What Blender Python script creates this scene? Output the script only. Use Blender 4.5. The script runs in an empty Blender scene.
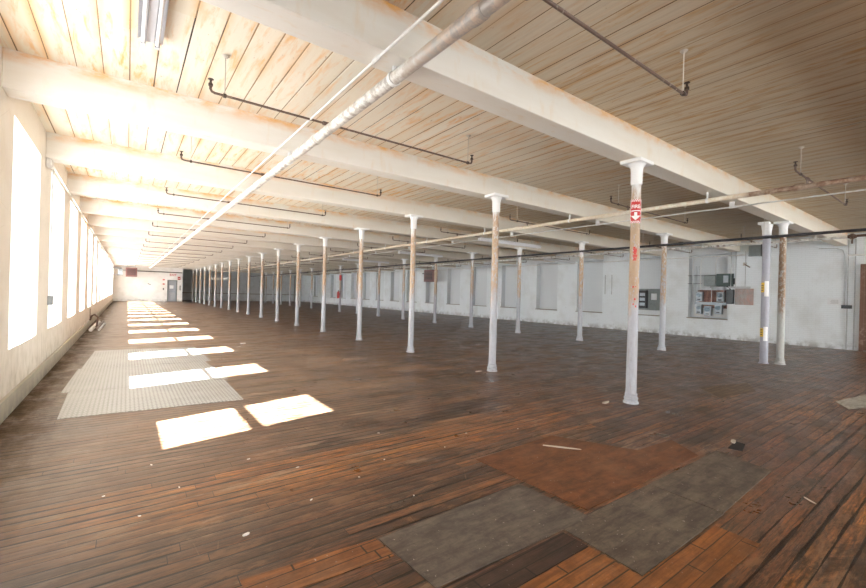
import bpy, bmesh, math, random
from mathutils import Vector, Matrix
random.seed(7)
PI = math.pi
S = bpy.context.scene
C = S.collection

# ------------------------------------------------------------------ dimensions
XL, XR = -1.078, 19.517
ZB, ZC = 3.504, 3.91
Y0, SP = 3.166, 2.9576
YB, YF, YR = -5.0, 51.7, 57.0
XJ = 4.8

# ------------------------------------------------------------------ node helper
class NT:
    def __init__(s, name):
        s.m = bpy.data.materials.new(name); s.m.use_nodes = True
        s.t = s.m.node_tree; s.n = s.t.nodes; s.l = s.t.links; s.n.clear()
        s.out = s.n.new('ShaderNodeOutputMaterial')
        s.b = s.n.new('ShaderNodeBsdfPrincipled'); s.l.new(s.b.outputs[0], s.out.inputs[0])
        s.co = s.n.new('ShaderNodeTexCoord')
    def set(s, sock, v):
        if v is None: return
        if hasattr(v, 'is_output'): s.l.new(v, sock)
        else:
            if isinstance(v, tuple) and len(v) == 3 and sock.type == 'RGBA': v = (*v, 1)
            sock.default_value = v
    def obj(s): return s.co.outputs['Object']
    def map(s, scale=(1, 1, 1), loc=(0, 0, 0), rot=(0, 0, 0), src=None):
        n = s.n.new('ShaderNodeMapping'); s.l.new(src or s.obj(), n.inputs[0])
        n.inputs['Scale'].default_value = scale; n.inputs['Location'].default_value = loc; n.inputs['Rotation'].default_value = rot
        return n.outputs[0]
    def noise(s, vec=None, scale=5, detail=4, rough=.55, dist=0):
        n = s.n.new('ShaderNodeTexNoise'); s.l.new(vec or s.obj(), n.inputs['Vector'])
        n.inputs['Scale'].default_value = scale; n.inputs['Detail'].default_value = detail
        n.inputs['Roughness'].default_value = rough; n.inputs['Distortion'].default_value = dist
        return n.outputs[0]
    def vor(s, vec=None, scale=5, feature='F1'):
        n = s.n.new('ShaderNodeTexVoronoi'); n.feature = feature
        s.l.new(vec or s.obj(), n.inputs['Vector']); n.inputs['Scale'].default_value = scale
        return n.outputs['Distance']
    def white(s, vec):
        n = s.n.new('ShaderNodeTexWhiteNoise'); n.noise_dimensions = '3D'; s.l.new(vec, n.inputs['Vector'])
        return n.outputs['Value']
    def sep(s, v=None):
        n = s.n.new('ShaderNodeSeparateXYZ'); s.l.new(v or s.obj(), n.inputs[0]); return n.outputs
    def comb(s, x=0., y=0., z=0.):
        n = s.n.new('ShaderNodeCombineXYZ')
        for i, v in enumerate((x, y, z)): s.set(n.inputs[i], v)
        return n.outputs[0]
    def ma(s, op, a, b=None, c=None, clamp=False):
        n = s.n.new('ShaderNodeMath'); n.operation = op; n.use_clamp = clamp
        for i, v in enumerate((a, b, c)):
            if v is not None: s.set(n.inputs[i], v)
        return n.outputs[0]
    def rng(s, v, a, b, c=0., d=1.):
        n = s.n.new('ShaderNodeMapRange'); n.clamp = True
        s.l.new(v, n.inputs[0])
        for i, q in enumerate((a, b, c, d)): n.inputs[i+1].default_value = q
        return n.outputs[0]
    def mix(s, f, a, b, mode='MIX'):
        n = s.n.new('ShaderNodeMix'); n.data_type = 'RGBA'; n.blend_type = mode
        s.set(n.inputs[0], f); s.set(n.inputs[6], a); s.set(n.inputs[7], b)
        return n.outputs[2]
    def ramp(s, f, pts):
        n = s.n.new('ShaderNodeValToRGB'); s.l.new(f, n.inputs[0]); e = n.color_ramp.elements
        while len(e) < len(pts): e.new(.5)
        for i, (q, c) in enumerate(pts): e[i].position = q; e[i].color = (*c, 1)
        return n.outputs[0]
    def rand(s):
        n = s.n.new('ShaderNodeObjectInfo'); return n.outputs['Random']
    def fin(s, col, rough=.6, metal=0., bump=None, bs=.3, bd=.01, spec=.5, emit=None, es=0.):
        s.set(s.b.inputs['Base Color'], col); s.set(s.b.inputs['Roughness'], rough)
        s.set(s.b.inputs['Metallic'], metal); s.b.inputs['Specular IOR Level'].default_value = spec
        if bump is not None:
            n = s.n.new('ShaderNodeBump'); n.inputs['Strength'].default_value = bs; n.inputs['Distance'].default_value = bd
            s.l.new(bump, n.inputs['Height']); s.l.new(n.outputs[0], s.b.inputs['Normal'])
        if emit is not None:
            s.set(s.b.inputs['Emission Color'], emit); s.b.inputs['Emission Strength'].default_value = es
        return s.m

def paint(name, col, stain=(.5, .4, .28), amt=.35, rough=.6, sc=2.5, spec=.3):
    n = NT(name)
    a = n.rng(n.noise(scale=sc, detail=8, rough=.65), .5, .78, 0, amt)
    b = n.rng(n.noise(n.map((6, 6, 1.2)), scale=1.6, detail=6), .55, .8, 0, amt*.6)
    c = n.mix(a, col, stain); c = n.mix(b, c, tuple(x*.75 for x in stain))
    return n.fin(c, rough, bump=n.noise(scale=26, detail=5), bs=.25, bd=.006, spec=spec)

def plain(name, col, rough=.6, metal=0., var=.25, sc=12, spec=.4):
    n = NT(name)
    f = n.rng(n.noise(scale=sc, detail=6), .3, .75, 0, 1)
    c = n.mix(f, col, tuple(x*(1-var) for x in col))
    return n.fin(c, rough, metal, bump=n.noise(scale=sc*4, detail=3), bs=.15, bd=.003, spec=spec)

# ---- walls
def m_left():
    n = NT('left wall paint'); x, y, z = n.sep()[:3]
    c = n.mix(n.rng(n.noise(scale=1.7, detail=8, rough=.65), .5, .75, 0, .35), (.80, .76, .69), (.62, .54, .42))
    low = n.ma('MULTIPLY', n.rng(z, 1.0, .0, 0, 1), n.rng(n.noise(n.map((3, 3, 2)), scale=2.2, detail=8), .42, .72, 0, .8))
    c = n.mix(low, c, (.38, .34, .25))
    # thin construction joints and hairline cracks
    fy = n.ma('ABSOLUTE', n.ma('SUBTRACT', n.ma('FRACT', n.ma('DIVIDE', n.ma('ADD', y, n.ma('MULTIPLY', n.noise(scale=3), .05)), SP)), .08))
    j = n.ma('MULTIPLY', n.rng(fy, .0, .006, 1, 0), n.rng(z, .75, .7, 0, 1))
    c = n.mix(n.ma('MULTIPLY', j, .6), c, (.25, .2, .14))
    ck = n.rng(n.vor(n.map((1.4, 1.4, 1.4)), 1.5, 'DISTANCE_TO_EDGE'), 0, .005, .35, 0)
    c = n.mix(n.ma('MULTIPLY', ck, n.rng(n.noise(scale=.9), .52, .6, 0, 1)), c, (.3, .24, .17))
    return n.fin(c, .7, bump=n.noise(scale=14, detail=8), bs=.4, bd=.01, spec=.2)
def m_brickwhite(name, col, dirt=(.45, .43, .38)):
    n = NT(name); x, y, z = n.sep()[:3]
    br = n.n.new('ShaderNodeTexBrick'); n.l.new(n.comb(n.ma('ADD', x, y), z, 0.), br.inputs[0])
    br.inputs['Scale'].default_value = 1; br.inputs['Brick Width'].default_value = .21; br.inputs['Row Height'].default_value = .07
    br.inputs['Mortar Size'].default_value = .006; br.inputs['Mortar Smooth'].default_value = .6
    c = n.mix(n.rng(n.noise(scale=1.3, detail=8), .48, .8, 0, .4), col, dirt)
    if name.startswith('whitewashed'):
        c = n.mix(n.rng(x, XR+.004, XR+.01, 0, .62), c, (.40, .42, .43)); c = n.mix(n.rng(x, XR+.33, XR+.336, 0, .75), c, (.80, .84, .87))  # niche reveals darkened: their shade is put into the wall colour
    c = n.mix(n.ma('MULTIPLY', br.outputs['Fac'], .16), c, (.3, .3, .3))
    chips = n.rng(n.noise(n.map((1, 1, 2.0)), scale=3.2, detail=10, rough=.7), .66, .70, 0, .8)
    lowf = n.rng(z, 1.3, .2, .12, 1)
    c = n.mix(n.ma('MULTIPLY', chips, lowf), c, (.32, .3, .27))
    c = n.mix(n.ma('MULTIPLY', n.rng(z, .28, .0, 0, .8), n.rng(n.noise(scale=5, detail=6), .4, .6)), c, (.28, .27, .25))
    b = n.ma('ADD', n.ma('MULTIPLY', br.outputs['Fac'], -.6), n.noise(scale=20, detail=6))
    return n.fin(c, .55, bump=b, bs=.35, bd=.008, spec=.3)
M = {}
M['left'] = m_left()
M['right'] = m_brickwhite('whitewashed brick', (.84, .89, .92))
M['far'] = m_brickwhite('far wall paint', (.90, .90, .88))
M['recess'] = m_brickwhite('grey recess wall', (.60, .63, .65), (.14, .13, .12))
M['dark_side'] = plain('dark grey green side wall', (.07, .08, .075), .7)

# ---- ceiling boards run along the hall
def m_ceiling():
    n = NT('painted ceiling boards'); x, y, z = n.sep()[:3]
    W = .235
    u = n.ma('DIVIDE', n.ma('ADD', x, 4.005 + .014), W)
    row = n.ma('FLOOR', u); fr = n.ma('FRACT', u)
    r1 = n.white(n.comb(row, 3., 0.))
    seg = n.ma('FLOOR', n.ma('DIVIDE', n.ma('ADD', y, n.ma('MULTIPLY', r1, 9.)), 5.2))
    rv = n.white(n.comb(row, seg, 1.))
    edge = n.ma('SUBTRACT', .5, n.ma('ABSOLUTE', n.ma('SUBTRACT', fr, .5)))   # 0 at a joint
    gw = n.ma('MULTIPLY', n.rng(n.white(n.comb(row, seg, 5.)), 0, 1, .014, .034), n.rng(n.noise(n.map((2, .6, 1)), scale=1.2), .3, .6, .6, 1.1))
    gap = n.ma('LESS_THAN', edge, gw)
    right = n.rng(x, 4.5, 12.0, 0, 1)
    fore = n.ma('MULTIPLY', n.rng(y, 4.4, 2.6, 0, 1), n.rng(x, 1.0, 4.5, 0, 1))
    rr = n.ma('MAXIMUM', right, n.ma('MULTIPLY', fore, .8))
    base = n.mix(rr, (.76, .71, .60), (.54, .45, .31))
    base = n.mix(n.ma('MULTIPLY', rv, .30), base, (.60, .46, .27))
    # rust-orange bleed: soft blotches, stronger along the joints
    st = n.noise(n.map((7, 1.1, 1)), scale=1.6, detail=8, rough=.65, dist=.4)
    s1 = n.rng(st, .50, .66, 0, 1)
    ed = n.rng(edge, .0, .28, 1, 0)
    s2 = n.ma('MULTIPLY', ed, n.rng(n.noise(n.map((3, .9, 1)), scale=1.1, detail=6), .42, .62, 0, 1))
    big = n.rng(n.noise(n.map((.8, .35, 1)), scale=.8, detail=3), .38, .62, .45, 1)
    sf = n.ma('MULTIPLY', n.ma('MAXIMUM', n.ma('MULTIPLY', s1, .85), n.ma('MULTIPLY', s2, .95)), big)
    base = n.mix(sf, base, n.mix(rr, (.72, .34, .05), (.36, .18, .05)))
    sp_ = n.rng(n.noise(n.map((24, 9, 1)), scale=1.0, detail=5, rough=.6), .66, .72, 0, .75)
    base = n.mix(n.ma('MULTIPLY', sp_, big), base, (.34, .15, .05))
    # long grey grain on the right hand side
    gr = n.rng(n.noise(n.map((30, .8, 1)), scale=1.0, detail=6, rough=.6), .45, .7, 0, .45)
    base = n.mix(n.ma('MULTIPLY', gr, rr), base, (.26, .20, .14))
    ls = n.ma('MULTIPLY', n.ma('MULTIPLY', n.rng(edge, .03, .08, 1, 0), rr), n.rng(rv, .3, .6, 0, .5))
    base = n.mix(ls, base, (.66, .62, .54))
    gapc = n.mix(n.ma('MAXIMUM', n.rng(rv, .3, .7), n.ma('MULTIPLY', rr, n.rng(rv, .1, .3))), (.035, .022, .012), (.36, .22, .10))
    c = n.mix(gap, base, gapc)
    h = n.ma('ADD', n.ma('MULTIPLY', n.rng(edge, 0, .05, 0, 1), .8), n.ma('MULTIPLY', n.noise(n.map((20, 2, 1)), scale=1.5, detail=5), .25))
    return n.fin(c, .6, bump=h, bs=.35, bd=.012, spec=.25)
M['ceiling'] = m_ceiling()

def m_beam():
    n = NT('white beam paint'); x, y, z = n.sep()[:3]
    c = n.mix(n.rng(n.noise(n.map((.6, 2, 3)), scale=1.7, detail=7), .45, .8, 0, .5), (.75, .74, .70), (.62, .56, .46))
    top = n.rng(z, ZC-.15, ZC-.02, 0, 1)
    st = n.ma('MULTIPLY', top, n.rng(n.noise(n.map((1.6, 3, 4)), scale=1.5, detail=8, rough=.65), .40, .62, 0, 1))
    c = n.mix(n.ma('MULTIPLY', st, .95), c, (.74, .34, .05))
    ft = n.rng(n.noise(n.map((3.5, 8, 1.2)), scale=2, detail=8), .58, .75, 0, .35)
    c = n.mix(ft, c, (.66, .45, .22))
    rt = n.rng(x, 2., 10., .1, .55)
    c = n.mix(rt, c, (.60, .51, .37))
    return n.fin(c, .55, bump=n.noise(n.map((2, 10, 10)), scale=3, detail=6), bs=.2, bd=.006, spec=.3)
M['beam'] = m_beam()

# ---- floor: narrow boards run across the hall
def m_floor():
    n = NT('worn factory floor boards'); x, y, z = n.sep()[:3]
    W = .098
    yy = n.ma('ADD', y, n.ma('MULTIPLY', n.ma('SUBTRACT', n.noise(n.map((.5, .5, 1)), scale=1.), .5), .02))
    u = n.ma('DIVIDE', n.ma('ADD', yy, 20.), W)
    row = n.ma('FLOOR', u); fr = n.ma('FRACT', u)
    r1 = n.white(n.comb(row, 11., 0.))
    L = 2.1
    v = n.ma('DIVIDE', n.ma('ADD', x, n.ma('MULTIPLY', r1, 17.)), L)
    seg = n.ma('FLOOR', v); fv = n.ma('FRACT', v)
    rv = n.white(n.comb(row, seg, 2.)); rw = n.white(n.comb(row, seg, 9.))
    ey = n.ma('SUBTRACT', .5, n.ma('ABSOLUTE', n.ma('SUBTRACT', fr, .5)))
    ex = n.ma('MULTIPLY', n.ma('SUBTRACT', .5, n.ma('ABSOLUTE', n.ma('SUBTRACT', fv, .5))), L/W)
    wv = n.rng(n.white(n.comb(row, seg, 4.)), 0, 1, .022, .12)
    wv = n.ma('MULTIPLY', wv, n.rng(n.noise(n.map((1.2, 3, 1)), scale=1.2, detail=3), .35, .65, .3, 1.6))
    gap = n.ma('MAXIMUM', n.ma('LESS_THAN', ey, wv), n.ma('LESS_THAN', ex, .022))
    grain = n.noise(n.map((1.6, 26, 1)), scale=2.2, detail=9, rough=.68, dist=.3)
    fine = n.noise(n.map((5, 60, 1)), scale=2.5, detail=8, rough=.7)
    big = n.noise(n.map((.35, .9, 1)), scale=.9, detail=5, rough=.6)
    mot = n.noise(scale=2.6, detail=9, rough=.7)
    # orange and dark boards
    band = n.ma('MULTIPLY', n.rng(n.ma('ABSOLUTE', n.ma('SUBTRACT', y, 3.42)), .20, .50, 1, 0), n.rng(x, 6.5, 3.0, 0, 1))
    near = n.rng(y, 5.4, 1.6, 0, 1)
    o = n.ma('ADD', n.ma('MULTIPLY', rv, .50), n.ma('MULTIPLY', big, .85))
    o = n.ma('ADD', o, n.ma('MULTIPLY', band, .42)); o = n.ma('ADD', o, n.ma('MULTIPLY', near, .06))
    of = n.rng(o, .72, 1.02, 0, 1)
    dark = n.mix(rw, (.055, .029, .017), (.13, .066, .038))
    mid = n.mix(near, (.150, .090, .058), (.19, .068, .026))
    c = n.mix(n.rng(o, .45, .75, 0, 1), dark, mid)
    c = n.mix(n.ma('MULTIPLY', of, n.rng(n.ma('ADD', near, band), 0, 1, .25, 1)), c, n.mix(rw, (.42, .15, .028), (.66, .28, .055)))
    c = n.mix(n.rng(grain, .44, .54, 0, .75), c, (.016, .010, .008))
    c = n.mix(n.rng(n.noise(n.map((3, 9, 1)), scale=4, detail=9, rough=.75), .48, .60, 0, .55), c, (.022, .014, .010))
    c = n.mix(n.rng(fine, .50, .60, 0, .6), c, (.21, .12, .07))
    c = n.mix(n.ma('MULTIPLY', n.rng(mot, .52, .60, 0, .5), near), c, (.16, .09, .055))
    # dust: toward the window wall, along the aisle and in scuffed clouds further away
    dustw = n.rng(n.ma('ADD', x, n.ma('MULTIPLY', mot, .9)), 1.3, -.6, 0, 1)
    dfar = n.rng(y, 3.5, 9., 0, 1)
    cl = n.rng(n.noise(n.map((.8, 1.6, 1)), scale=1.3, detail=10, rough=.72, dist=.5), .49, .57, 0, 1)
    d = n.ma('MULTIPLY', n.ma('MAXIMUM', n.ma('MULTIPLY', dustw, .75), n.ma('MULTIPLY', cl, n.rng(y, 2.2, 6., .15, .7))), n.rng(fine, .3, .6, .55, 1))
    c = n.mix(d, c, (.32, .225, .155))
    nl_ = n.ma('MULTIPLY', n.rng(x, -.25, -.95, 0, 1), n.rng(mot, .38, .60, .25, .95))
    c = n.mix(n.ma('MULTIPLY', n.ma('MULTIPLY', dfar, n.rng(x, 5.5, 2.6, 0, 1)), n.rng(mot, .3, .6, .3, .8)), c, (.32, .26, .21))
    # broad dark oily streaks and worn brown patches
    os_ = n.noise(n.map((.55, 2.4, 1), loc=(3, 8, 0)), scale=1.5, detail=10, rough=.72, dist=.6)
    c = n.mix(n.ma('MULTIPLY', n.rng(os_, .50, .56, 0, .75), n.rng(x, -.5, 2.5, .3, 1)), c, (.030, .020, .015))
    ws = n.noise(n.map((.9, 3.0, 1), loc=(13, 1, 0)), scale=2.0, detail=10, rough=.75, dist=.5)
    c = n.mix(n.rng(ws, .54, .60, 0, .6), c, (.26, .15, .085))
    # long pale scuffs
    sw = n.noise(n.map((.7, 3.4, 1), rot=(0, 0, .5)), scale=1.2, detail=9, rough=.75, dist=1.0)
    c = n.mix(n.ma('MULTIPLY', n.rng(sw, .565, .62, 0, .65), n.rng(y, .8, 2.0, .3, 1)), c, (.34, .26, .18))
    sc = n.rng(n.vor(n.map((1, .25, 1), rot=(0, 0, .9)), 2.2, 'DISTANCE_TO_EDGE'), 0, .0035, 1, 0)
    c = n.mix(n.ma('MULTIPLY', sc, n.rng(n.noise(scale=2.1), .58, .66, 0, .5)), c, (.42, .32, .22))
    spk = n.rng(n.noise(scale=38, detail=2), .74, .76, 0, .8)
    c = n.mix(n.ma('MULTIPLY', spk, n.rng(mot, .5, .6, 0, 1)), c, (.55, .47, .38))
    c = n.mix(n.ma('MULTIPLY', gap, .92), c, (.006, .004, .003))
    gm = n.noise(n.map((1.5, .8, 1)), scale=2.4, detail=10, rough=.75)
    nl = n.ma('MULTIPLY', n.rng(n.ma('ADD', x, n.ma('MULTIPLY', n.ma('SUBTRACT', gm, .5), 1.3)), .45, -.95, 0, 1), n.rng(gm, .30, .62, .35, .97))
    c = n.mix(nl, c, (.040, .034, .022))
    c = n.mix(1.0, c, (.84, .71, .61), 'MULTIPLY')
    n.set(n.b.inputs['Specular IOR Level'], n.rng(nl, 0, .8, .42, .03))
    cup = n.rng(ey, 0, .25, 0, 1)
    h = n.ma('ADD', n.ma('MULTIPLY', cup, .5), n.ma('MULTIPLY', grain, .5))
    h = n.ma('ADD', h, n.ma('MULTIPLY', rv, .35)); h = n.ma('SUBTRACT', h, n.ma('MULTIPLY', gap, .9))
    ro = n.rng(n.ma('ADD', mot, n.ma('MULTIPLY', d, .5)), .35, 1.0, .26, .60)
    n.fin(c, n.ma('MAXIMUM', ro, n.ma('MULTIPLY', nl, .9)), bump=h, bs=.45, bd=.006, spec=.42)
    return n.m
M['floor'] = m_floor()

def m_sheet(name, a, b, lite, seed=0., rough=.5, sx=1.2, sy=5., gaps=False):
    n = NT(name); v = n.map((sx, sy, 1), loc=(seed, seed*.7, 0))
    g = n.noise(v, scale=2.2, detail=9, rough=.7, dist=.4)
    c = n.mix(n.rng(g, .40, .60), tuple(q*.75 for q in a), b)
    c = n.mix(n.rng(n.noise(n.map((2, 2, 1), loc=(seed*2, 0, 0)), scale=5, detail=10, rough=.78), .46, .60, 0, .5), c, tuple(q*.4 for q in a))
    c = n.mix(n.rng(n.noise(n.map(loc=(seed, 0, 0)), scale=2.2, detail=9, rough=.7), .50, .75, 0, .55), c, lite)
    c = n.mix(n.rng(n.noise(n.map((3, 40, 1)), scale=2, detail=6), .55, .7, 0, .45), c, tuple(q*.45 for q in a))
    c = n.mix(n.rng(n.noise(scale=45, detail=2), .72, .75, 0, .7), c, (.5, .45, .4))
    if gaps:
        x, y, z = n.sep()[:3]; u = n.ma('DIVIDE', n.ma('ADD', y, n.ma('MULTIPLY', n.ma('SUBTRACT', n.noise(scale=1.), .5), .015)), .085)
        row = n.ma('FLOOR', u); rv = n.white(n.comb(row, seed, 0.)); e = n.ma('ABSOLUTE', n.ma('SUBTRACT', n.ma('FRACT', u), .5))
        xx = n.ma('ABSOLUTE', n.ma('SUBTRACT', n.ma('FRACT', n.ma('DIVIDE', n.ma('ADD', x, n.ma('MULTIPLY', rv, 5.)), .9)), .5))
        gp = n.ma('MAXIMUM', n.ma('GREATER_THAN', e, n.rng(rv, 0, 1, .44, .485)), n.ma('GREATER_THAN', xx, .494))
        c = n.mix(n.ma('MULTIPLY', rv, .45), c, tuple(q*.35 for q in a)); c = n.mix(n.ma('MULTIPLY', gp, .9), c, (.006, .004, .003))
    return n.fin(c, rough, bump=n.noise(v, scale=9, detail=6), bs=.3, bd=.004, spec=.4)
M['grey_ply'] = m_sheet('grey worn plywood', (.092, .070, .055), (.145, .112, .088), (.22, .18, .145), 1.)
M['grey_ply2'] = m_sheet('grey brown plywood', (.075, .053, .038), (.145, .108, .078), (.23, .185, .14), 5.)
M['orange_ply'] = m_sheet('orange brown plywood', (.125, .042, .016), (.20, .068, .022), (.24, .12, .06), 3.)
M['orange_plank'] = m_sheet('bright orange boards', (.22, .070, .018), (.34, .115, .026), (.30, .16, .08), 8., sx=1, sy=14, gaps=True)
M['dark_plank'] = m_sheet('dark walnut boards', (.035, .018, .012), (.070, .033, .022), (.10, .06, .04), 11., sx=1, sy=14, gaps=True)
M['tan_ply'] = m_sheet('tan bare boards', (.16, .10, .06), (.23, .15, .09), (.30, .22, .15), 14., sx=1, sy=9, gaps=True)
M['pale_ply'] = m_sheet('pale bare plywood', (.34, .31, .25), (.42, .39, .32), (.5, .47, .4), 17.)
M['chip'] = plain('pale chip', (.62, .55, .45), .7)
M['hole'] = plain('dark hollow', (.012, .008, .006), .9)

def m_checker():
    n = NT('checker plate steel'); x, y, z = n.sep()[:3]
    P = .045
    a = n.ma('ADD', x, y); b = n.ma('SUBTRACT', x, y)
    fa = n.ma('ABSOLUTE', n.ma('SUBTRACT', n.ma('FRACT', n.ma('DIVIDE', a, P*2)), .5))
    fb = n.ma('ABSOLUTE', n.ma('SUBTRACT', n.ma('FRACT', n.ma('DIVIDE', b, P*2)), .5))
    lug = n.ma('MAXIMUM', n.ma('MULTIPLY', n.rng(fa, .10, .16, 1, 0), n.rng(fb, .30, .36, 1, 0)),
               n.ma('MULTIPLY', n.rng(n.ma('SUBTRACT', .5, fa), .30, .36, 1, 0), n.rng(n.ma('SUBTRACT', .5, fb), .10, .16, 1, 0)))
    g = n.noise(scale=1.6, detail=9, rough=.7)
    left = n.rng(n.ma('ADD', x, n.ma('MULTIPLY', g, 1.8)), 1.3, -.0, 0, 1)
    c = n.mix(n.rng(g, .35, .7, 0, .6), (.30, .30, .285), (.20, .19, .165))
    c = n.mix(n.ma('MULTIPLY', lug, .75), c, (.62, .62, .60))
    c = n.mix(n.ma('MULTIPLY', left, .8), c, (.16, .135, .10))
    return n.fin(c, n.rng(g, .3, .7, .34, .6), .45, bump=lug, bs=.7, bd=.004)
M['checker'] = m_checker()

# ---- columns
def m_column(name, lo, peel, rust, zlo=1.45, zhi=2.95):
    n = NT(name); x, y, z = n.sep()[:3]; r = n.rand()
    off = n.comb(n.ma('MULTIPLY', r, 40.), 0., n.ma('MULTIPLY', r, 17.))
    va = n.n.new('ShaderNodeVectorMath'); va.operation = 'ADD'; n.l.new(n.obj(), va.inputs[0]); n.l.new(off, va.inputs[1]); P = va.outputs[0]
    a = n.noise(n.map((4, 4, .9), src=P), scale=2.0, detail=8, rough=.65)
    b = n.noise(n.map((5, 5, 2.2), src=P), scale=5, detail=9, rough=.7)
    zz = n.ma('ADD', z, n.ma('MULTIPLY', n.ma('SUBTRACT', a, .5), 1.6))
    zone = n.ma('MULTIPLY', n.rng(zz, zlo-.15, zlo+.25), n.rng(zz, zhi+.25, zhi))
    c = n.mix(n.rng(b, .45, .7, 0, .5), lo, tuple(q*.72 for q in lo))
    f = n.ma('MULTIPLY', zone, n.rng(n.ma('ADD', b, n.ma('MULTIPLY', r, .06)), .44, .50, .12, .97))
    c = n.mix(n.rng(z, 2.5, 2.9, 0, .85), c, (.74, .73, .71))
    c = n.mix(f, c, n.mix(a, peel, tuple(q*.8 for q in peel)))
    f2 = n.ma('MULTIPLY', n.rng(z, .9, 1.9, .12, 1), n.rng(b, .60, .66, 0, .9))
    c = n.mix(f2, c, rust)
    c = n.mix(n.rng(n.noise(n.map((9, 9, 1), src=P), scale=3, detail=6), .60, .72, 0, .5), c, (.30, .26, .22))
    return n.fin(c, .5, bump=b, bs=.35, bd=.004, spec=.4)
M['column'] = m_column('peeling column paint', (.40, .41, .45), (.46, .31, .19), (.34, .15, .06))
M['column_rust'] = m_column('rusty column', (.40, .40, .38), (.24, .13, .06), (.12, .05, .025), 1.35, 4)
M['cap'] = paint('white capital paint', (.80, .80, .79), (.6, .55, .48), .2)
M['steel_pole'] = plain('grey violet pole paint', (.36, .36, .42), .4, 0, .2, 3)
# ---- pipes
def m_pipe(name, a, b, thr=.5, rough=.5):
    n = NT(name)
    f = n.rng(n.noise(n.map((2.5, 2.5, 2.5)), scale=3.5, detail=9, rough=.7), thr-.03, thr+.04)
    g = n.rng(n.noise(scale=1.1, detail=2), .38, .6, 0, 1)
    return n.fin(n.mix(n.ma('MULTIPLY', f, n.ma('MAXIMUM', g, .25)), a, b), rough, bump=f, bs=.3, bd=.002, spec=.4)
M['pipe_white'] = m_pipe('white pipe paint peeling to grey', (.80, .79, .76), (.30, .26, .22), .52)
def m_mainpipe():
    n = NT('main pipe ageing from grey to white'); x, y, z = n.sep()[:3]
    f = n.rng(n.noise(n.map((3, 3, 3)), scale=4, detail=9, rough=.7), .45, .56)
    c = n.mix(n.rng(y, 2.4, 3.3), n.mix(f, (.34, .31, .28), (.50, .40, .32)), n.mix(n.ma('MULTIPLY', f, .75), (.66, .65, .61), (.26, .22, .18)))
    c = n.mix(n.rng(y, 9, 12), c, (.80, .78, .72))
    return n.fin(c, .45, bump=f, bs=.3, bd=.002)
M['pipe_main'] = m_mainpipe()
def m_pipe2():
    n = NT('pipe rusty near and cream beyond'); x, y, z = n.sep()[:3]
    f = n.rng(n.noise(n.map((3, 3, 3)), scale=4, detail=9, rough=.7), .42, .58)
    rust = n.mix(f, (.20, .11, .065), (.38, .28, .21)); cream = n.mix(n.ma('MULTIPLY', f, .6), (.74, .69, .58), (.60, .44, .28))
    nn = n.rng(n.noise(n.comb(0., y, 0.), scale=.35, detail=1), .42, .56, 0, 1)
    c = n.mix(n.rng(y, 2.55, 2.65), rust, cream)
    c = n.mix(n.ma('MULTIPLY', n.rng(y, 4.5, 5.5), n.ma('MULTIPLY', nn, .6)), c, (.56, .42, .28))
    return n.fin(c, .5, bump=f, bs=.3, bd=.002)
M['pipe_rustcream'] = m_pipe2()
M['pipe_rust'] = m_pipe('rusty brown pipe', (.105, .062, .045), (.42, .36, .30), .60)
M['pipe_black'] = m_pipe('black pipe', (.022, .022, .026), (.06, .05, .045), .55, .4)
M['rod'] = plain('off white rod', (.60, .55, .47), .5)
M['head'] = plain('dark sprinkler metal', (.07, .05, .04), .4, .6)
M['conduit'] = plain('grey conduit', (.55, .57, .58), .4, .2)
M['conduit_w'] = plain('white conduit paint', (.80, .80, .78), .5)
M['grey_box'] = plain('grey electrical box', (.22, .25, .25), .45, .1)
M['green_box'] = plain('dark green electrical box', (.055, .085, .075), .45, .1)
M['dark_box'] = plain('charcoal box', (.06, .065, .07), .4, .2)
M['black'] = plain('black plastic', (.015, .015, .017), .4)
M['board_red'] = m_sheet('red brown backing board', (.20, .085, .06), (.30, .13, .085), (.38, .24, .18), 21.)
M['pinkboard'] = m_sheet('rust stained cover panel', (.52, .50, .48), (.46, .28, .24), (.56, .30, .26), 24., sx=4, sy=2)
M['meter'] = plain('light meter metal', (.32, .36, .39), .35, .4)
M['glassy'] = plain('meter glass dome', (.22, .30, .36), .12, 0, .3)
M['paper'] = plain('white paper', (.82, .84, .86), .7, 0, .05)
M['ink'] = plain('grey print', (.35, .35, .37), .7)
M['red'] = plain('red sign', (.62, .03, .03), .5, 0, .15, 30)
M['whitep'] = plain('sign white', (.86, .84, .82), .5, 0, .08, 30)
M['yellow'] = plain('yellow label', (.72, .45, .03), .5, 0, .1)
M['heater'] = plain('red brown heater enamel', (.20, .085, .075), .5, .1)
M['heater_in'] = plain('dark heater louvres', (.04, .02, .02), .5)
M['fixture'] = plain('white fixture enamel', (.80, .80, .82), .35, 0, .08)
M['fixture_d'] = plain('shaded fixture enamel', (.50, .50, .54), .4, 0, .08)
M['door_grey'] = plain('grey door paint', (.36, .38, .42), .5, 0, .15, 2)
M['rust_door'] = m_pipe('rusty brown door', (.17, .085, .055), (.30, .20, .15), .55)
M['sash'] = paint('white sash paint', (.8, .8, .78), (.6, .55, .48), .2)
M['ledge'] = plain('dark niche sill', (.30, .28, .24), .7)
M['base_l'] = m_brickwhite('dirty kerb paint', (.50, .47, .38), (.22, .21, .14))
M['woodpatch'] = m_sheet('tan board', (.55, .33, .15), (.62, .40, .2), (.7, .5, .3), 30.)
M['louvre'] = plain('extinguisher red', (.5, .03, .03), .3)
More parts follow.
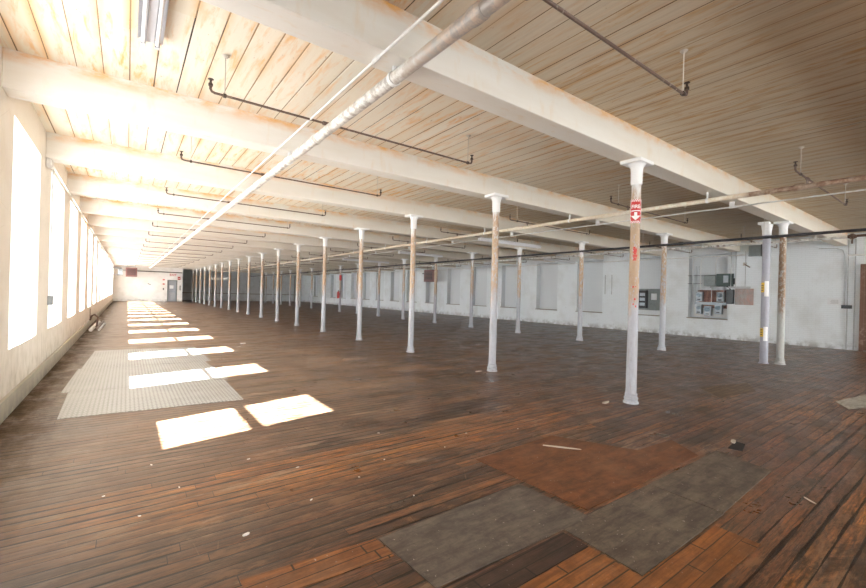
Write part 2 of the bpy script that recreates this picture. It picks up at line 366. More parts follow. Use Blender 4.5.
# translucent window panels, their own glow standing in for daylight
def m_frost():
    n = NT('glowing frosted window panel')
    return n.fin((.9, .93, .95), .5, emit=(.93, .97, 1.0), es=FROST)
FROST = 8.0
M['frost'] = m_frost()
FROST = 13.0  # far panels glow more, added to brighten the far end
M['frost_far'] = m_frost()
def m_glass():
    n = NT('clear window glass')
    tr = n.n.new('ShaderNodeBsdfTransparent'); gl = n.n.new('ShaderNodeBsdfGlossy'); gl.inputs['Roughness'].default_value = .03
    fr = n.n.new('ShaderNodeFresnel'); mx = n.n.new('ShaderNodeMixShader')
    n.l.new(fr.outputs[0], mx.inputs[0]); n.l.new(tr.outputs[0], mx.inputs[1]); n.l.new(gl.outputs[0], mx.inputs[2]); n.l.new(mx.outputs[0], n.out.inputs[0])
    return n.m
M['glass'] = m_glass()

# ------------------------------------------------------------------ mesh helpers
def BM(): return bmesh.new()
def box(bm, x0, x1, y0, y1, z0, z1, bev=0):
    r = bmesh.ops.create_cube(bm, size=1)
    for v in r['verts']:
        v.co = Vector(((x0+x1)/2+v.co.x*(x1-x0), (y0+y1)/2+v.co.y*(y1-y0), (z0+z1)/2+v.co.z*(z1-z0)))
    if bev:
        es = list({e for v in r['verts'] for e in v.link_edges})
        bmesh.ops.bevel(bm, geom=es, offset=bev, segments=2, affect='EDGES', profile=.6)
    return bm
def tube(bm, pts, r, seg=12, caps=True):
    pts = [Vector(p) for p in pts]; rings = []
    for i, p in enumerate(pts):
        if i == 0: d = pts[1]-p
        elif i == len(pts)-1: d = p-pts[i-1]
        else: d = (pts[i+1]-p).normalized()+(p-pts[i-1]).normalized()
        d.normalize(); a = Vector((0, 0, 1)) if abs(d.z) < .9 else Vector((1, 0, 0))
        if i and abs(d.dot(prev)) > .2:
            u = (pu - d*pu.dot(d)).normalized()
        else: u = d.cross(a).normalized()
        w = d.cross(u).normalized(); prev = d; pu = u
        rr = r[i] if isinstance(r, (list, tuple)) else r
        rings.append([bm.verts.new(p+(u*math.cos(2*PI*k/seg)+w*math.sin(2*PI*k/seg))*rr) for k in range(seg)])
    for a, b in zip(rings, rings[1:]):
        for k in range(seg): bm.faces.new((a[k], a[(k+1) % seg], b[(k+1) % seg], b[k]))
    if caps: bm.faces.new(rings[0][::-1]); bm.faces.new(rings[-1])
    return bm
def lathe(bm, prof, cx=0, cy=0, seg=24):
    return tube(bm, [(cx, cy, z) for z, r in prof], [r for z, r in prof], seg)
def smooth(me, ang=40):
    me.polygons.foreach_set('use_smooth', [True]*len(me.polygons))
    try: me.set_sharp_from_angle(angle=math.radians(ang))
    except Exception: pass
def obj(name, bm, m, parent=None, sm=False):
    bmesh.ops.recalc_face_normals(bm, faces=bm.faces)
    me = bpy.data.meshes.new(name); bm.to_mesh(me); bm.free()
    if sm: smooth(me)
    o = bpy.data.objects.new(name, me); C.objects.link(o); me.materials.append(m)
    if parent: o.parent = parent
    return o
def tag(o, label, cat, group=None):
    o['label'] = label; o['category'] = cat
    if group: o['group'] = group
    return o
def struct(name, bm, m, parent=None):
    o = obj(name, bm, m, parent)
    if not parent: o['kind'] = 'structure'
    return o
def thing(name, label, cat, loc=(0, 0, 0), rz=0, group=None):
    o = bpy.data.objects.new(name, None); C.objects.link(o); o.location = loc; o.rotation_euler = (0, 0, rz)
    o.empty_display_size = .1
    return tag(o, label, cat, group)
def dup(root, loc=None, label=None, rz=None):
    r = root.copy(); C.objects.link(r)
    if loc is not None: r.location = loc
    if rz is not None: r.rotation_euler = (0, 0, rz)
    if label: r['label'] = label
    for ch in list(root.children):
        c = ch.copy(); C.objects.link(c); c.parent = r
        for g in list(ch.children):
            d = g.copy(); C.objects.link(d); d.parent = c
    return r
ORD = ['first', 'second', 'third', 'fourth', 'fifth', 'sixth', 'seventh', 'eighth', 'ninth', 'tenth', 'eleventh', 'twelfth', 'thirteenth',
       'fourteenth', 'fifteenth', 'sixteenth', 'seventeenth', 'eighteenth', 'nineteenth', 'twentieth']

# ------------------------------------------------------------------ shell
struct('floor', box(BM(), XL-.6, XR+.6, YB-.3, YR+.3, -.15, 0), M['floor'])
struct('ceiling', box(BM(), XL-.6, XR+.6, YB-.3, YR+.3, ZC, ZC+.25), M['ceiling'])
NW = 16
wins = [(3.72+SP*k+(.04 if k else 0), 5.57+SP*k+(.03 if k else 0)) for k in range(NW)]
wins = [w for w in wins if w[1] < YF-.3]
SILL, HEAD, T = .73, 3.43, .55
bm = BM()
ys = [YB-.3]+[v for w in wins for v in w]+[YF]
for a, b in zip(ys[::2], ys[1::2]): box(bm, XL-T, XL, a, b, 0, ZC)
for a, b in wins:
    box(bm, XL-T, XL, a, b, 0, SILL); box(bm, XL-T, XL, a, b, HEAD, ZC)
struct('wall_left', bm, M['left'])
bm = BM(); box(bm, XL, XL+.035, YB, YF, 0, .225)
struct('baseboard_left', bm, M['base_l'])
# windows : a clear two-pane sash low in the middle of frosted panels
GX = XL-.44
for k, (a, b) in enumerate(wins):
    c = (a+b)/2; g0, g1 = c-.49, c+.49; z1, z2 = (1.13 if k == 0 else .98), 2.31; zm = 1.70; zt = .028 if k == 0 else .010
    w = bpy.data.objects.new('window_%d' % (k+1), None); C.objects.link(w); w.location = (GX, c, SILL); w['kind'] = 'structure'
    def L(bm): bmesh.ops.translate(bm, verts=bm.verts, vec=-Vector((GX, c, SILL))); return bm
    bm = BM()
    for (p, q, r, s) in ((a, b, SILL, SILL+.05), (a, b, HEAD-.05, HEAD), (a, a+.05, SILL, HEAD), (b-.05, b, SILL, HEAD),
                         (g0-.04, g0, SILL, HEAD), (g1, g1+.04, SILL, HEAD), (g0, g1, z1-.04, z1), (g0, g1, z2, z2+.04), (g0, g1, zm-zt, zm+zt)):
        box(bm, GX-.03, GX+.03, p, q, r, s)
    obj('window_frame', L(bm), M['sash'], w)
    bm = BM()
    for (p, q, r, s) in ((a+.05, g0-.04, SILL+.05, HEAD-.05), (g1+.04, b-.05, SILL+.05, HEAD-.05), (g0, g1, SILL+.05, z1-.04), (g0, g1, z2+.04, HEAD-.05)):
        box(bm, GX-.008, GX+.008, p, q, r, s)
    obj('frosted_panel', L(bm), M['frost'] if k < 9 else M['frost_far'], w)
    bm = BM(); box(bm, GX-.003, GX+.003, g0, g1, z1, zm-zt); box(bm, GX-.003, GX+.003, g0, g1, zm+zt, z2)
    obj('pane', L(bm), M['glass'], w)

# right wall with bricked-up window niches
nich = [(7.22+2.79*k-.75, 7.22+2.79*k+.75) for k in range(17)]
nich = [(6.48, 7.93)] + [(9.05, 10.55), (11.95, 13.45), (14.72, 16.2), (17.6, 19.05)] + nich[5:]
ND = .34
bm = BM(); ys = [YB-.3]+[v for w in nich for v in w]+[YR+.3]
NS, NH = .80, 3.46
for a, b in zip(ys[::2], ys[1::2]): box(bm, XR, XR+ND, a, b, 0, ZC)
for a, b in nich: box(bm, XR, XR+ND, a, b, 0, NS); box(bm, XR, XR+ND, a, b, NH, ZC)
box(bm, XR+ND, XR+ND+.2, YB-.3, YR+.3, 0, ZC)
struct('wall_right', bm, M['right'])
bm = BM(); box(bm, XR-.03, XR, YB, YR, 0, .2); struct('baseboard_right', bm, M['right'])
for k, (a, b) in enumerate(nich):
    struct('trim_%d' % (k+1), box(BM(), XR-.05, XR+ND, a-.03, b+.03, NS-.035, NS+.005), M['ledge'])
# back wall (behind the camera) with unseen windows added for fill light
bm = BM(); bw = [(1.2, 3.2), (5.2, 7.2), (9.2, 11.2), (13.2, 15.2), (16.8, 18.8)]
xs = [XL]+[v for w in bw for v in w]+[XR]
for a, b in zip(xs[::2], xs[1::2]): box(bm, a, b, YB-.4, YB, 0, ZC)
for a, b in bw: box(bm, a, b, YB-.4, YB, 0, .7); box(bm, a, b, YB-.4, YB, 3.45, ZC)
struct('wall_back', bm, M['far'])
for k, (a, b) in enumerate(bw):
    w = bpy.data.objects.new('window_%d' % (k+30), None); C.objects.link(w); w.location = ((a+b)/2, YB-.3, .7); w['kind'] = 'structure'
    bm = BM(); cx = (a+b)/2
    for (p, q, r, s) in ((a, b, .7, .76), (a, b, 3.39, 3.45), (a, a+.06, .7, 3.45), (b-.06, b, .7, 3.45), (cx-.03, cx+.03, .7, 3.45), (a, b, 2.05, 2.11)):
        box(bm, p-cx, q-cx, -.03, .03, r-.7, s-.7)
    obj('window_frame', bm, M['sash'], w)
    bm = BM(); box(bm, a-cx+.06, b-cx-.06, -.005, .005, .06, 2.69); obj('pane', bm, M['glass'], w)
# far end: closed-in corner block with the door, deeper dark bay to its right
DX0, DX1, DH = 3.47, 4.28, 2.22
bm = BM(); box(bm, XL-.55, DX0, YF, YF+.25, 0, ZC); box(bm, DX1, XJ, YF, YF+.25, 0, ZC); box(bm, DX0, DX1, YF, YF+.25, DH, ZC)
box(bm, DX0, DX1, YF+.2, YF+.25, 0, DH)
struct('wall_far', bm, M['far'])
struct('wall_far_side', box(BM(), XJ-.12, XJ, YF+.25, YR, 0, ZC), M['dark_side'])
bm = BM(); box(bm, XJ-.12, XR+.3, YR, YR+.3, 0, ZC)
struct('wall_recess', bm, M['recess'])
bm = BM(); box(bm, XJ, XR, YR-.06, YR, .86, .95); 
for q in range(7): box(bm, XJ+1.6+2.0*q, XJ+1.72+2.0*q, YR-.08, YR, 0, 3.5)
struct('trim_30', bm, M['ledge'])
d = bpy.data.objects.new('door_1', None); C.objects.link(d); d.location = (DX0, YF, 0); d['kind'] = 'structure'
obj('door_leaf', box(BM(), .06, DX1-DX0-.06, .06, .11, .01, DH-.06, .004), M['door_grey'], d)
bm = BM(); box(bm, -.04, .06, -.03, .14, 0, DH+.04); box(bm, DX1-DX0-.06, DX1-DX0+.04, -.03, .14, 0, DH+.04); box(bm, .06, DX1-DX0-.06, -.03, .14, DH-.06, DH+.04)
obj('door_frame', bm, M['grey_box'], d)
obj('push_bar', box(BM(), .12, .68, .01, .06, 1.0, 1.07, .01), M['meter'], d)
obj('notice', box(BM(), .18, .52, .045, .06, 1.35, 1.7), M['paper'], d)
# rusty sliding door at the right edge
d = bpy.data.objects.new('door_2', None); C.objects.link(d); d.location = (XR, 2.0, 0); d['kind'] = 'structure'
obj('door_leaf', box(BM(), -.07, -.01, -1.0, .60, .02, 2.78, .005), M['rust_door'], d)
bm = BM(); box(bm, -.09, -.0, .60, .70, 0, 2.86); box(bm, -.09, -.0, -1.1, -1.0, 0, 2.86); box(bm, -.09, 0, -1.0, .60, 2.78, 2.86)
obj('door_frame', bm, M['rust_door'], d)

# ------------------------------------------------------------------ beams
for n in range(-2, 18):
    yc = Y0+SP*n+(.02 if n <= 0 else .1 if n == 1 else .04); x1 = XR if yc < YF+.5 or True else XR
    x0 = XL if yc < YF else XJ
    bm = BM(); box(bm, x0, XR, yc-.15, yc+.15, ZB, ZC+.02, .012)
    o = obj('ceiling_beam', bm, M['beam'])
    if n < 0: lab = 'white painted ceiling beam overhead, %s' % ('just in front of the nearest one in view' if n == -1 else 'behind the viewpoint')
    elif n == 0: lab = 'nearest big white ceiling beam, resting on the column with the red sign'
    else: lab = 'white timber ceiling beam, %s in line counting away from the nearest' % ORD[n]
    tag(o, lab, 'beam', 'white ceiling beams')

# ------------------------------------------------------------------ columns
def make_column(name, label, mat, r=.070):
    t = thing(name, label, 'column', group='cast iron columns')
    k = r/.078
    prof = [(0, .118*k), (.022, .118*k), (.03, .102*k), (.052, .098*k), (.062, .108*k), (.082, .108*k), (.094, .094*k), (.115, .090*k), (.125, .096*k), (.14, .092*k), (.15, r*1.02)]
    obj('base', lathe(BM(), prof), mat, t, True)
    obj('shaft', lathe(BM(), [(.15, r*1.02), (1.6, r*.98), (3.16, r*.88)]), mat, t, True)
    bm = lathe(BM(), [(3.16, r*.9), (3.165, r*1.10), (3.35, r*1.12), (3.40, r*1.2), (3.435, r*1.42), (3.455, r*1.7)])
    box(bm, -.19, .19, -.15, .15, 3.455, ZB-.001, .006)
    obj('capital', bm, M['cap'], t, True)
    return t
R1Y = [3.14, 5.96, 8.92, 11.86, 14.83, 17.8, 20.7, 23.65, 26.65, 29.55, 32.45, 35.42, 38.3, 41.2, 44.1, 47.0, 49.9, 52.7]
c0 = make_column('iron_column', 'white and tan peeling iron column carrying the red fire sign', M['column'])
c0.location = (5.93, R1Y[0], 0)
for i, y in enumerate(R1Y[1:], 1):
    lab = 'peeling white iron column in the near row, %s after the one with the red sign' % ORD[i-1]
    dup(c0, (5.9, y, 0), lab)
R2Y = [5.98, 8.8, 11.7, 14.6, 17.45, 20.55, 23.5, 26.55, 29.5, 32.55, 35.5, 38.5, 41.4, 44.4, 47.3, 50.3]
c1 = make_column('iron_column', 'rust brown iron column standing right beside the smooth grey pole', M['column_rust'], .076)
c1.location = (13.0, 3.165, 0)
c2 = make_column('iron_column', 'tan peeling iron column in the far row, first after the grey pole', M['column'], .080)
c2.location = (13.0, R2Y[0], 0)
for i, y in enumerate(R2Y[1:], 1):
    dup(c2, (13.0, y, 0), 'peeling iron column in the far row, %s one after the grey pole' % ORD[i])
# steel pole with stickers
PX, PY, PR = 12.78, 3.43, .084
t = thing('steel_pole', 'smooth grey steel pole with yellow and white stickers beside the rusty column', 'pole', (PX, PY, 0))
obj('shaft', lathe(BM(), [(0, PR), (3.2, PR)]), M['steel_pole'], t, True)
obj('base_collar', lathe(BM(), [(0, PR+.02), (.02, PR+.02), (.03, PR+.004)]), M['steel_pole'], t, True)
bm = lathe(BM(), [(3.18, PR+.004), (3.3, PR+.012), (3.4, PR+.03), (3.44, PR+.04)]); box(bm, -.15, .02, -.07, .15, 3.44, ZB-.002, .004)
obj('capital', bm, M['cap'], t, True)
def patch(bm, R, a0, a1, z0, z1, seg=10):
    r0 = None
    for k in range(seg+1):
        a = a0+(a1-a0)*k/seg
        p = [bm.verts.new((math.cos(a)*R, math.sin(a)*R, z)) for z in (z0, z1)]
        if r0: bm.faces.new((r0[0], p[0], p[1], r0[1]))
        r0 = p
    return bm
AF = math.atan2(-PY, -PX)       # toward the viewer
for z0, z1 in ((1.66, 2.04), (.56, .91)):
    obj('yellow_sticker', patch(BM(), PR+.003, AF-1.45, AF-.25, z0+.10, z1-.04), M['yellow'], t)
    for q in range(3): obj('sticker_bar', patch(BM(), PR+.004, AF-1.2, AF-.45, z0+.14+q*.06, z0+.16+q*.06), M['black'], t)
    obj('white_sticker', patch(BM(), PR+.003, AF-.25, AF+.85, z0, z1), M['whitep'], t)

# ---- fire sign wrapped around the first column
CX, CY = 5.93, R1Y[0]; CR = .0662
AV = math.atan2(-CY, -CX)
def wraptext(txt, size, R, ac, zc, mat, parent, name):
    cu = bpy.data.curves.new('t', 'FONT'); cu.body = txt; cu.size = size; cu.align_x = 'CENTER'; cu.align_y = 'CENTER'; cu.offset = size*.02
    o = bpy.data.objects.new('t', cu); C.objects.link(o); dg = bpy.context.evaluated_depsgraph_get()
    me = bpy.data.meshes.new_from_object(o.evaluated_get(dg)); bpy.data.objects.remove(o); bpy.data.curves.remove(cu)
    bm = BM(); bm.from_mesh(me); bpy.data.meshes.remove(me)
    if R:
        bmesh.ops.subdivide_edges(bm, edges=[e for e in bm.edges if e.calc_length() > .02], cuts=2)
        for v in bm.verts:
            a = ac+v.co.x/R; v.co = Vector((math.cos(a)*R, math.sin(a)*R, zc+v.co.y))
    o = obj(name, bm, mat, parent); return o
sg = thing('fire_sign', 'red and white FIRE sign with down arrow wrapped round the nearest column', 'sign', (CX, CY, -.12))
AS = AV
obj('backing', patch(BM(), CR+.006, AS-1.35, AS+1.35, 2.72, 3.06, 24), M['red'], sg)
bm = BM(); w = .030
nz = 11
for q in range(nz):
    z = 2.72+q*(.34/nz)
    for s in (-1, 1):
        for cc in range(2):
            if (q+cc) % 2 == 0:
                a = AS+s*(1.35-.17*cc-.085); patch(bm, CR+.0075, a-.085, a+.085, z, z+.34/nz, 2)
for cc in range(16):
    a = AS-1.35+cc*.17
    for row in range(2):
        if (cc+row) % 2 == 0:
            patch(bm, CR+.0075, a, a+.17, 2.72+row*.016, 2.736+row*.016, 2)
        if (cc+row) % 2: 
            patch(bm, CR+.0075, a, a+.17, 3.044-row*.016, 3.06-row*.016, 2)
obj('checker_border', bm, M['whitep'], sg)
wraptext('FIRE', .070, CR+.0085, AS, 2.955, M['whitep'], sg, 'lettering')
obj('stripe', patch(BM(), CR+.0085, AS-.85, AS+.85, 2.890, 2.903, 16), M['whitep'], sg)
bm = BM()
patch(bm, CR+.0085, AS-.26, AS+.26, 2.825, 2.875, 4)
for q in range(9):
    z = 2.762+.007*q; a = .08+.78*q/8; patch(bm, CR+.0085, AS-a, AS+a, z, z+.0071, 8)
obj('arrow', bm, M['whitep'], sg)
st = thing('torn_sticker', 'torn remains of a red sticker lower down the nearest column', 'sticker', (CX, CY, -.22))
bm = BM(); random.seed(3)
for q in range(9):
    z = 2.28+q*.022; patch(bm, CR+.004, AS-.35+random.random()*.25, AS+.1+random.random()*.45, z, z+.014+random.random()*.008, 5)
obj('upper_scrap', bm, M['red'], st)
for q in range(5):
    bm = BM(); z = 1.52+random.random()*.4; a = AS-.7+random.random()*1.1; patch(bm, CR+.004, a, a+.14+random.random()*.2, z, z+.015+random.random()*.02, 3); obj('lower_scrap', bm, M['red'], st)

# ------------------------------------------------------------------ sprinkler branches
def make_branch(L, rods, feed, label, group):
    t = thing('sprinkler_branch_pipe', label, 'pipe', group=group)
    pts = [(0, 0, .07), (0, 0, .03), (.012, 0, .008), (.04, 0, 0), (L-.04, 0, 0), (L-.012, 0, .008), (L, 0, .03), (L, 0, .07)]
    obj('pipe', tube(BM(), pts, .0135, 8), M['pipe_rust'], t, True)
    for x in (0, L):
        bm = lathe(BM(), [(.06, .022), (.085, .022), (.09, .012), (.12, .010), (.125, .028), (.130, .028)], x, 0, 10)
        obj('sprinkler_head', bm, M['head'], t)
    for x in rods:
        bm = tube(BM(), [(x, 0, .0), (x, 0, .40)], .0055, 6); tube(bm, [(x, 0, .385), (x, 0, .408)], [.014, .038], 10)
        h = obj('hanger_rod', bm, M['rod'], t)
        obj('hanger_ring', tube(BM(), [(x-.014, 0, 0), (x+.014, 0, 0)], .022, 10), M['head'], h)
    if feed is not None:
        bm = tube(BM(), [(feed, 0, -.075), (feed, 0, .0)], .017, 8); tube(bm, [(feed-.04, 0, 0), (feed+.04, 0, 0)], .023, 10)
        obj('tee', bm, M['pipe_rust'], t)
    return t
BY = [1.82, 4.75]+[7.55+2.955*k for k in range(15)]
bl = make_branch(3.52, (.13, 3.44), 1.22, '', 'sprinkler branch pipes of the window aisle')
bm_ = make_branch(3.55, (.28, 3.4), .67, '', 'sprinkler branch pipes of the middle aisle')
br = make_branch(3.5, (.25, 3.3), .9, '', 'sprinkler branch pipes of the right aisle')
def near(i):
    return 'nearest of its line' if i == 0 else '%s bay along' % ORD[i]
for i, y in enumerate(BY):
    for proto, x, nm in ((bl, .64, 'window aisle'), (bm_, 7.98, 'middle aisle'), (br, 15.3, 'aisle by the right wall')):
        if nm == 'window aisle' and y > 50: continue
        lab = 'thin rusty sprinkler branch over the %s, %s' % (nm, near(i))
        if i == 0: proto.location = (x+(.17 if proto is bl else 0), y, ZB-.02); proto['label'] = lab
        else: dup(proto, (x, y, ZB-.02), lab)

def main_pipe(name, label, x, z, r, y0, y1, mat, step=3.0, first=1.6, coup=1.35, hang=True, cmat=None, seg=16):
    t = thing(name, label, 'pipe', (x, 0, z))
    obj('pipe', tube(BM(), [(0, y, 0) for y in [y0+(y1-y0)*q/30 for q in range(31)]], r, seg), mat, t, True)
    y = first
    while y < y1-1:
        if coup:
            bm = tube(BM(), [(0, y-.07, 0), (0, y-.05, 0), (0, y+.05, 0), (0, y+.07, 0)], [r*1.08, r*coup, r*coup, r*1.08], seg)
            obj('coupling', bm, cmat or mat, t, True)
        y += step
    if hang:
        for n in range(-1, 17):
            yb = Y0+SP*n+.03
            if yb > y1: break
            if yb < y0: continue
            bm = tube(BM(), [(0, yb-.02, 0), (0, yb+.02, 0)], r*1.16, seg); box(bm, -.012, .012, yb-.012, yb+.012, r, ZB-z-.0005)
            obj('strap', bm, M['cap'], t)
    return t
main_pipe('sprinkler_main_pipe', 'thick sprinkler main pipe, grey nearest and white beyond, above the window aisle', 1.86, 3.39, .055, YB+.05, 51.6, M['pipe_main'], SP, 2.10, 1.16)
main_pipe('sprinkler_main_pipe', 'sprinkler main pipe, rusty nearest and cream beyond, above the middle aisle', 8.56, 3.35, .042, YB+.05, 56.8, M['pipe_rustcream'], SP, 1.9)
main_pipe('sprinkler_main_pipe', 'pale sprinkler main pipe above the aisle along the right wall', 16.2, 3.40, .04, 2.52, 56.8, M['pipe_white'], SP, 3.6)
main_pipe('sprinkler_main_pipe', 'rust brown end section of main pipe at the right edge', 16.2, 3.42, .036, YB+.05, 2.34, M['pipe_rust'], 2.9, -3.9, hang=False)
main_pipe('heating_pipe', 'long black pipe running low beside the far row of columns', 12.5, 3.10, .034, YB+.05, 56.8, M['pipe_black'], 6.0, 5.3, 1.3, False)
t = [o for o in C.objects if o.name.startswith('heating_pipe')][0]
for n in range(-1, 17):
    bm = tube(BM(), [(0, Y0+SP*n+.25, 0), (0, Y0+SP*n+.25, ZC-3.1)], .005, 6); obj('hanger_rod', bm, M['rod'], t)
main_pipe('conduit', 'thin white conduit running beside the thick main pipe above window aisle', 1.67, 3.485, .012, YB+.05, 51.6, M['conduit_w'], SP, 3.17, 1.6, False, seg=8)
main_pipe('conduit', 'thin white conduit under the ceiling between the middle main pipe and black pipe', 9.72, 3.40, .014, YB+.05, 56.8, M['conduit_w'], SP, 3.17, 2.0, False, seg=8)
t = [o for o in C.objects if o.name.startswith('conduit') and o.location.x > 9][0]
for n in range(-1, 17):
    bm = BM(); box(bm, -.02, .02, Y0+SP*n-.02, Y0+SP*n+.06, .01, ZB-3.40); obj('clip', bm, M['cap'], t)
main_pipe('conduit', 'white conduit along the top of the window wall under the beam ends', XL+.05, 3.465, .016, 9.2, 51.6, M['conduit_w'], SP, 12.2, 1.7, False, seg=8)
obj_ = tag(obj('junction_box', box(BM(), XL+.005, XL+.075, 9.02, 9.2, 3.38, 3.50, .004), M['conduit_w']), 'small white junction box at the near end of window wall conduit', 'box')
t = thing('wall_socket', 'grey socket box on thin conduit dropping between the first two windows', 'socket', (XL, 9.64, 0))
obj('conduit_drop', tube(BM(), [(.02, 0, 1.28), (.02, 0, 3.46)], .009, 8), M['conduit'], t)
obj('box', box(BM(), .0, .06, -.10, .06, 1.14, 1.30, .006), M['meter'], t)
tag(obj('plywood_board', box(BM(), XL-.02, XL+.03, 16.7, 17.7, 3.42, 3.60, .003), M['woodpatch']), 'tan board nailed over the head of a window on the left', 'board')

# white pvc/pipe bundle lying against the window wall
for i, (x, y0, y1, r, z, mt, lab) in enumerate((
    (-.90, 17.3, 21.0, .055, .058, 'pipe_white', 'thickest white pipe lying on the floor by the window wall'),
    (-.78, 17.6, 21.6, .038, .04, 'pipe_rust', 'dark rusty pipe on the floor beside the thickest white pipe'),
    (-.70, 17.5, 20.4, .032, .034, 'conduit', 'thin grey pipe on the floor, outermost of the loose bundle'))):
    tag(obj('loose_pipe', tube(BM(), [(x, y0, z), (x+.05, y1, z)], r, 12), M[mt], None, True), lab, 'pipe', 'loose pipes by the window wall')
bm = tube(BM(), [(-.98, 18.4, .30), (-.93, 18.35, .46), (-.85, 18.2, .50), (-.76, 18.1, .42), (-.78, 18.0, .15), (-.8, 17.98, .10)], .03, 10)
bm = tube(bm, [(-.985, 18.4, .30), (-.985, 18.4, .7)], .012, 8)
tag(obj('bent_pipe', bm, M['pipe_rust'], None, True), 'bent rusty pipe elbow leaning above the loose pipes by window wall', 'pipe')

# ------------------------------------------------------------------ fluorescent fixtures
def batten(label, x, y, z, L, along, mat):
    t = thing('fluorescent_fixture', label, 'light', (x, y, z), 0 if along == 'y' else -PI/2, 'fluorescent fixtures')
    bm = BM(); box(bm, -.035, .035, -L/2, L/2, .03, .09, .006); obj('housing', bm, mat, t)
    bm = BM()
    v = [(-.10, .035), (-.035, .09), (.035, .09), (.10, .035)]
    for (a, b) in ((v[0], v[1]), (v[2], v[3])):
        q = [bm.verts.new((a[0], -L/2, a[1])), bm.verts.new((b[0], -L/2, b[1])), bm.verts.new((b[0], L/2, b[1])), bm.verts.new((a[0], L/2, a[1]))]
        bm.faces.new(q)
    r = bmesh.ops.extrude_face_region(bm, geom=bm.faces[:]); bmesh.ops.translate(bm, verts=[g for g in r['geom'] if isinstance(g, bmesh.types.BMVert)], vec=(0, 0, .006))
    obj('reflector', bm, mat, t)
    for s in (-1, 1):
        obj('tube_lamp', tube(BM(), [(s*.055, -L/2+.04, .005), (s*.055, L/2-.04, .005)], .017, 10), M['fixture'], t, True)
        for e in (L/2-.05, -L/2): obj('lamp_holder', box(BM(), s*.055-.02, s*.055+.02, e, e+.05, -.018, .045, .003), mat, t)
        obj('hanger', tube(BM(), [(0, s*L*.35, .09), (0, s*L*.35, ZC-z)], .004, 6), M['rod'], t)
    return t
batten('white fluorescent fixture at the top left, nearest the viewer', .13, 3.62, 3.79, 2.4, 'y', M['fixture_d'])
batten('white fluorescent fixture hung crosswise beyond the second near row column', 10.6, 9.93, 3.28, 2.95, 'x', M['fixture'])
batten('white fluorescent fixture hung crosswise further down the middle aisle', 11.2, 21.8, 3.28, 2.95, 'x', M['fixture'])
batten('grey fluorescent fixture in middle aisle, third from the viewer', 10.9, 15.8, 3.28, 2.4, 'x', M['fixture'])
batten('white fluorescent fixture crosswise in the aisle along right wall', 17.8, 13.3, 3.33, 2.4, 'x', M['fixture'])
batten('white fluorescent fixture in the right aisle beyond the first one there', 17.8, 19.0, 3.33, 2.4, 'x', M['fixture'])

# ------------------------------------------------------------------ right wall equipment
XW = XR
XN = XR+ND
t = thing('meter_panel', 'electric meter bank on a red brown board inside the nearest niche', 'electrical panel', (XN, 7.2, 0))
obj('backing_board', box(BM(), -.03, 0, -.68, .48, .93, 1.98), M['board_red'], t)
obj('lower_backing', box(BM(), -.035, -.03, -.70, .62, .86, 1.22), M['cap'], t)
obj('wireway', box(BM(), -.30, -.14, -.72, .50, 1.36, 1.47, .006), M['meter'], t)
for q, (y, z, w_) in enumerate(((.36, 1.50, .15), (-.42, 1.50, .17), (.36, .96, .13), (.03, .90, .17), (-.36, .98, .17))):
    bm = box(BM(), -.22, -.03, y-w_*.75, y+w_*.75, z, z+.40, .01); mt = obj('meter', bm, M['meter'], t)
    bm = BM(); tube(bm, [(-.22, y, z+.26), (-.27, y, z+.26), (-.30, y, z+.26)], [w_*.52, w_*.52, w_*.3], 16); obj('meter_dome', bm, M['glassy'], mt, True)
    obj('face_plate', box(BM(), -.226, -.22, y-.06, y+.06, z+.04, z+.10), M['dark_box'], mt)
for y in (.50, .38, -.1, -.55):
    obj('riser', tube(BM(), [(-.18, y, 1.47), (-.18, y, 3.0)] if y > .2 else [(-.18, y, 1.47), (-.18, y, 2.15)], .013, 8), M['conduit'], t)
t = thing('switch_box', 'grey electrical box above the meter bank on the left', 'electrical box', (XN, 7.13, 0))
obj('box', box(BM(), -.30, 0, -.24, .23, 2.14, 2.60, .012), M['grey_box'], t)
obj('cover', box(BM(), -.315, -.30, -.20, .19, 2.18, 2.56, .004), M['grey_box'], t)
obj('knockout', tube(BM(), [(-.18, .0, 2.06), (-.18, .0, 2.14)], .03, 10), M['meter'], t)
t = thing('switch_box', 'dark green electrical box above the meter bank on the right', 'electrical box', (XW, 6.6, 0))
obj('box', box(BM(), -.02, .25, -.33, .28, 2.12, 2.64, .012), M['green_box'], t)
obj('cover', box(BM(), -.035, -.02, -.29, .24, 2.16, 2.60, .004), M['green_box'], t)
obj('paper_tag', box(BM(), -.04, -.035, -.15, .02, 2.28, 2.56), M['meter'], t)
obj('lever', box(BM(), -.08, -.02, -.38, -.33, 2.2, 2.45, .004), M['black'], t)
# switchgear beside
t = thing('disconnect_switch', 'black disconnect switch with cables right of the meter bank', 'switch', (XW, 6.36, 0))
obj('box', box(BM(), -.12, 0, -.12, .12, 1.42, 2.0, .01), M['dark_box'], t)
obj('cable', tube(BM(), [(-.06, .0, 2.0), (-.06, .05, 2.08), (-.02, .15, 2.12)], .02, 8), M['black'], t)
t = thing('cover_panel', 'pale wall panel stained rusty pink right of the meter bank', 'panel', (XW, 6.0, 0))
obj('plate', box(BM(), -.05, 0, -.40, .20, 1.40, 2.04, .006), M['pinkboard'], t)
obj('trunking', box(BM(), -.09, 0, -.30, .42, 2.04, 2.12, .004), M['conduit'], t)
t = thing('conduit_risers', 'three grey conduits rising from the stained wall panel', 'conduit', (XW, 6.0, 0))
for y in (.36, .2, -.12):
    obj('riser', tube(BM(), [(-.03, y, 2.12), (-.03, y, 3.25), (-.05, y, 3.5)], .014, 8), M['conduit'], t)
t = thing('wall_conduit', 'white conduit run high along the right wall', 'conduit', (XW, 0, 0))
obj('pipe', tube(BM(), [(-.04, 5.9, 3.36), (-.04, 30, 3.36)], .022, 8), M['conduit_w'], t)
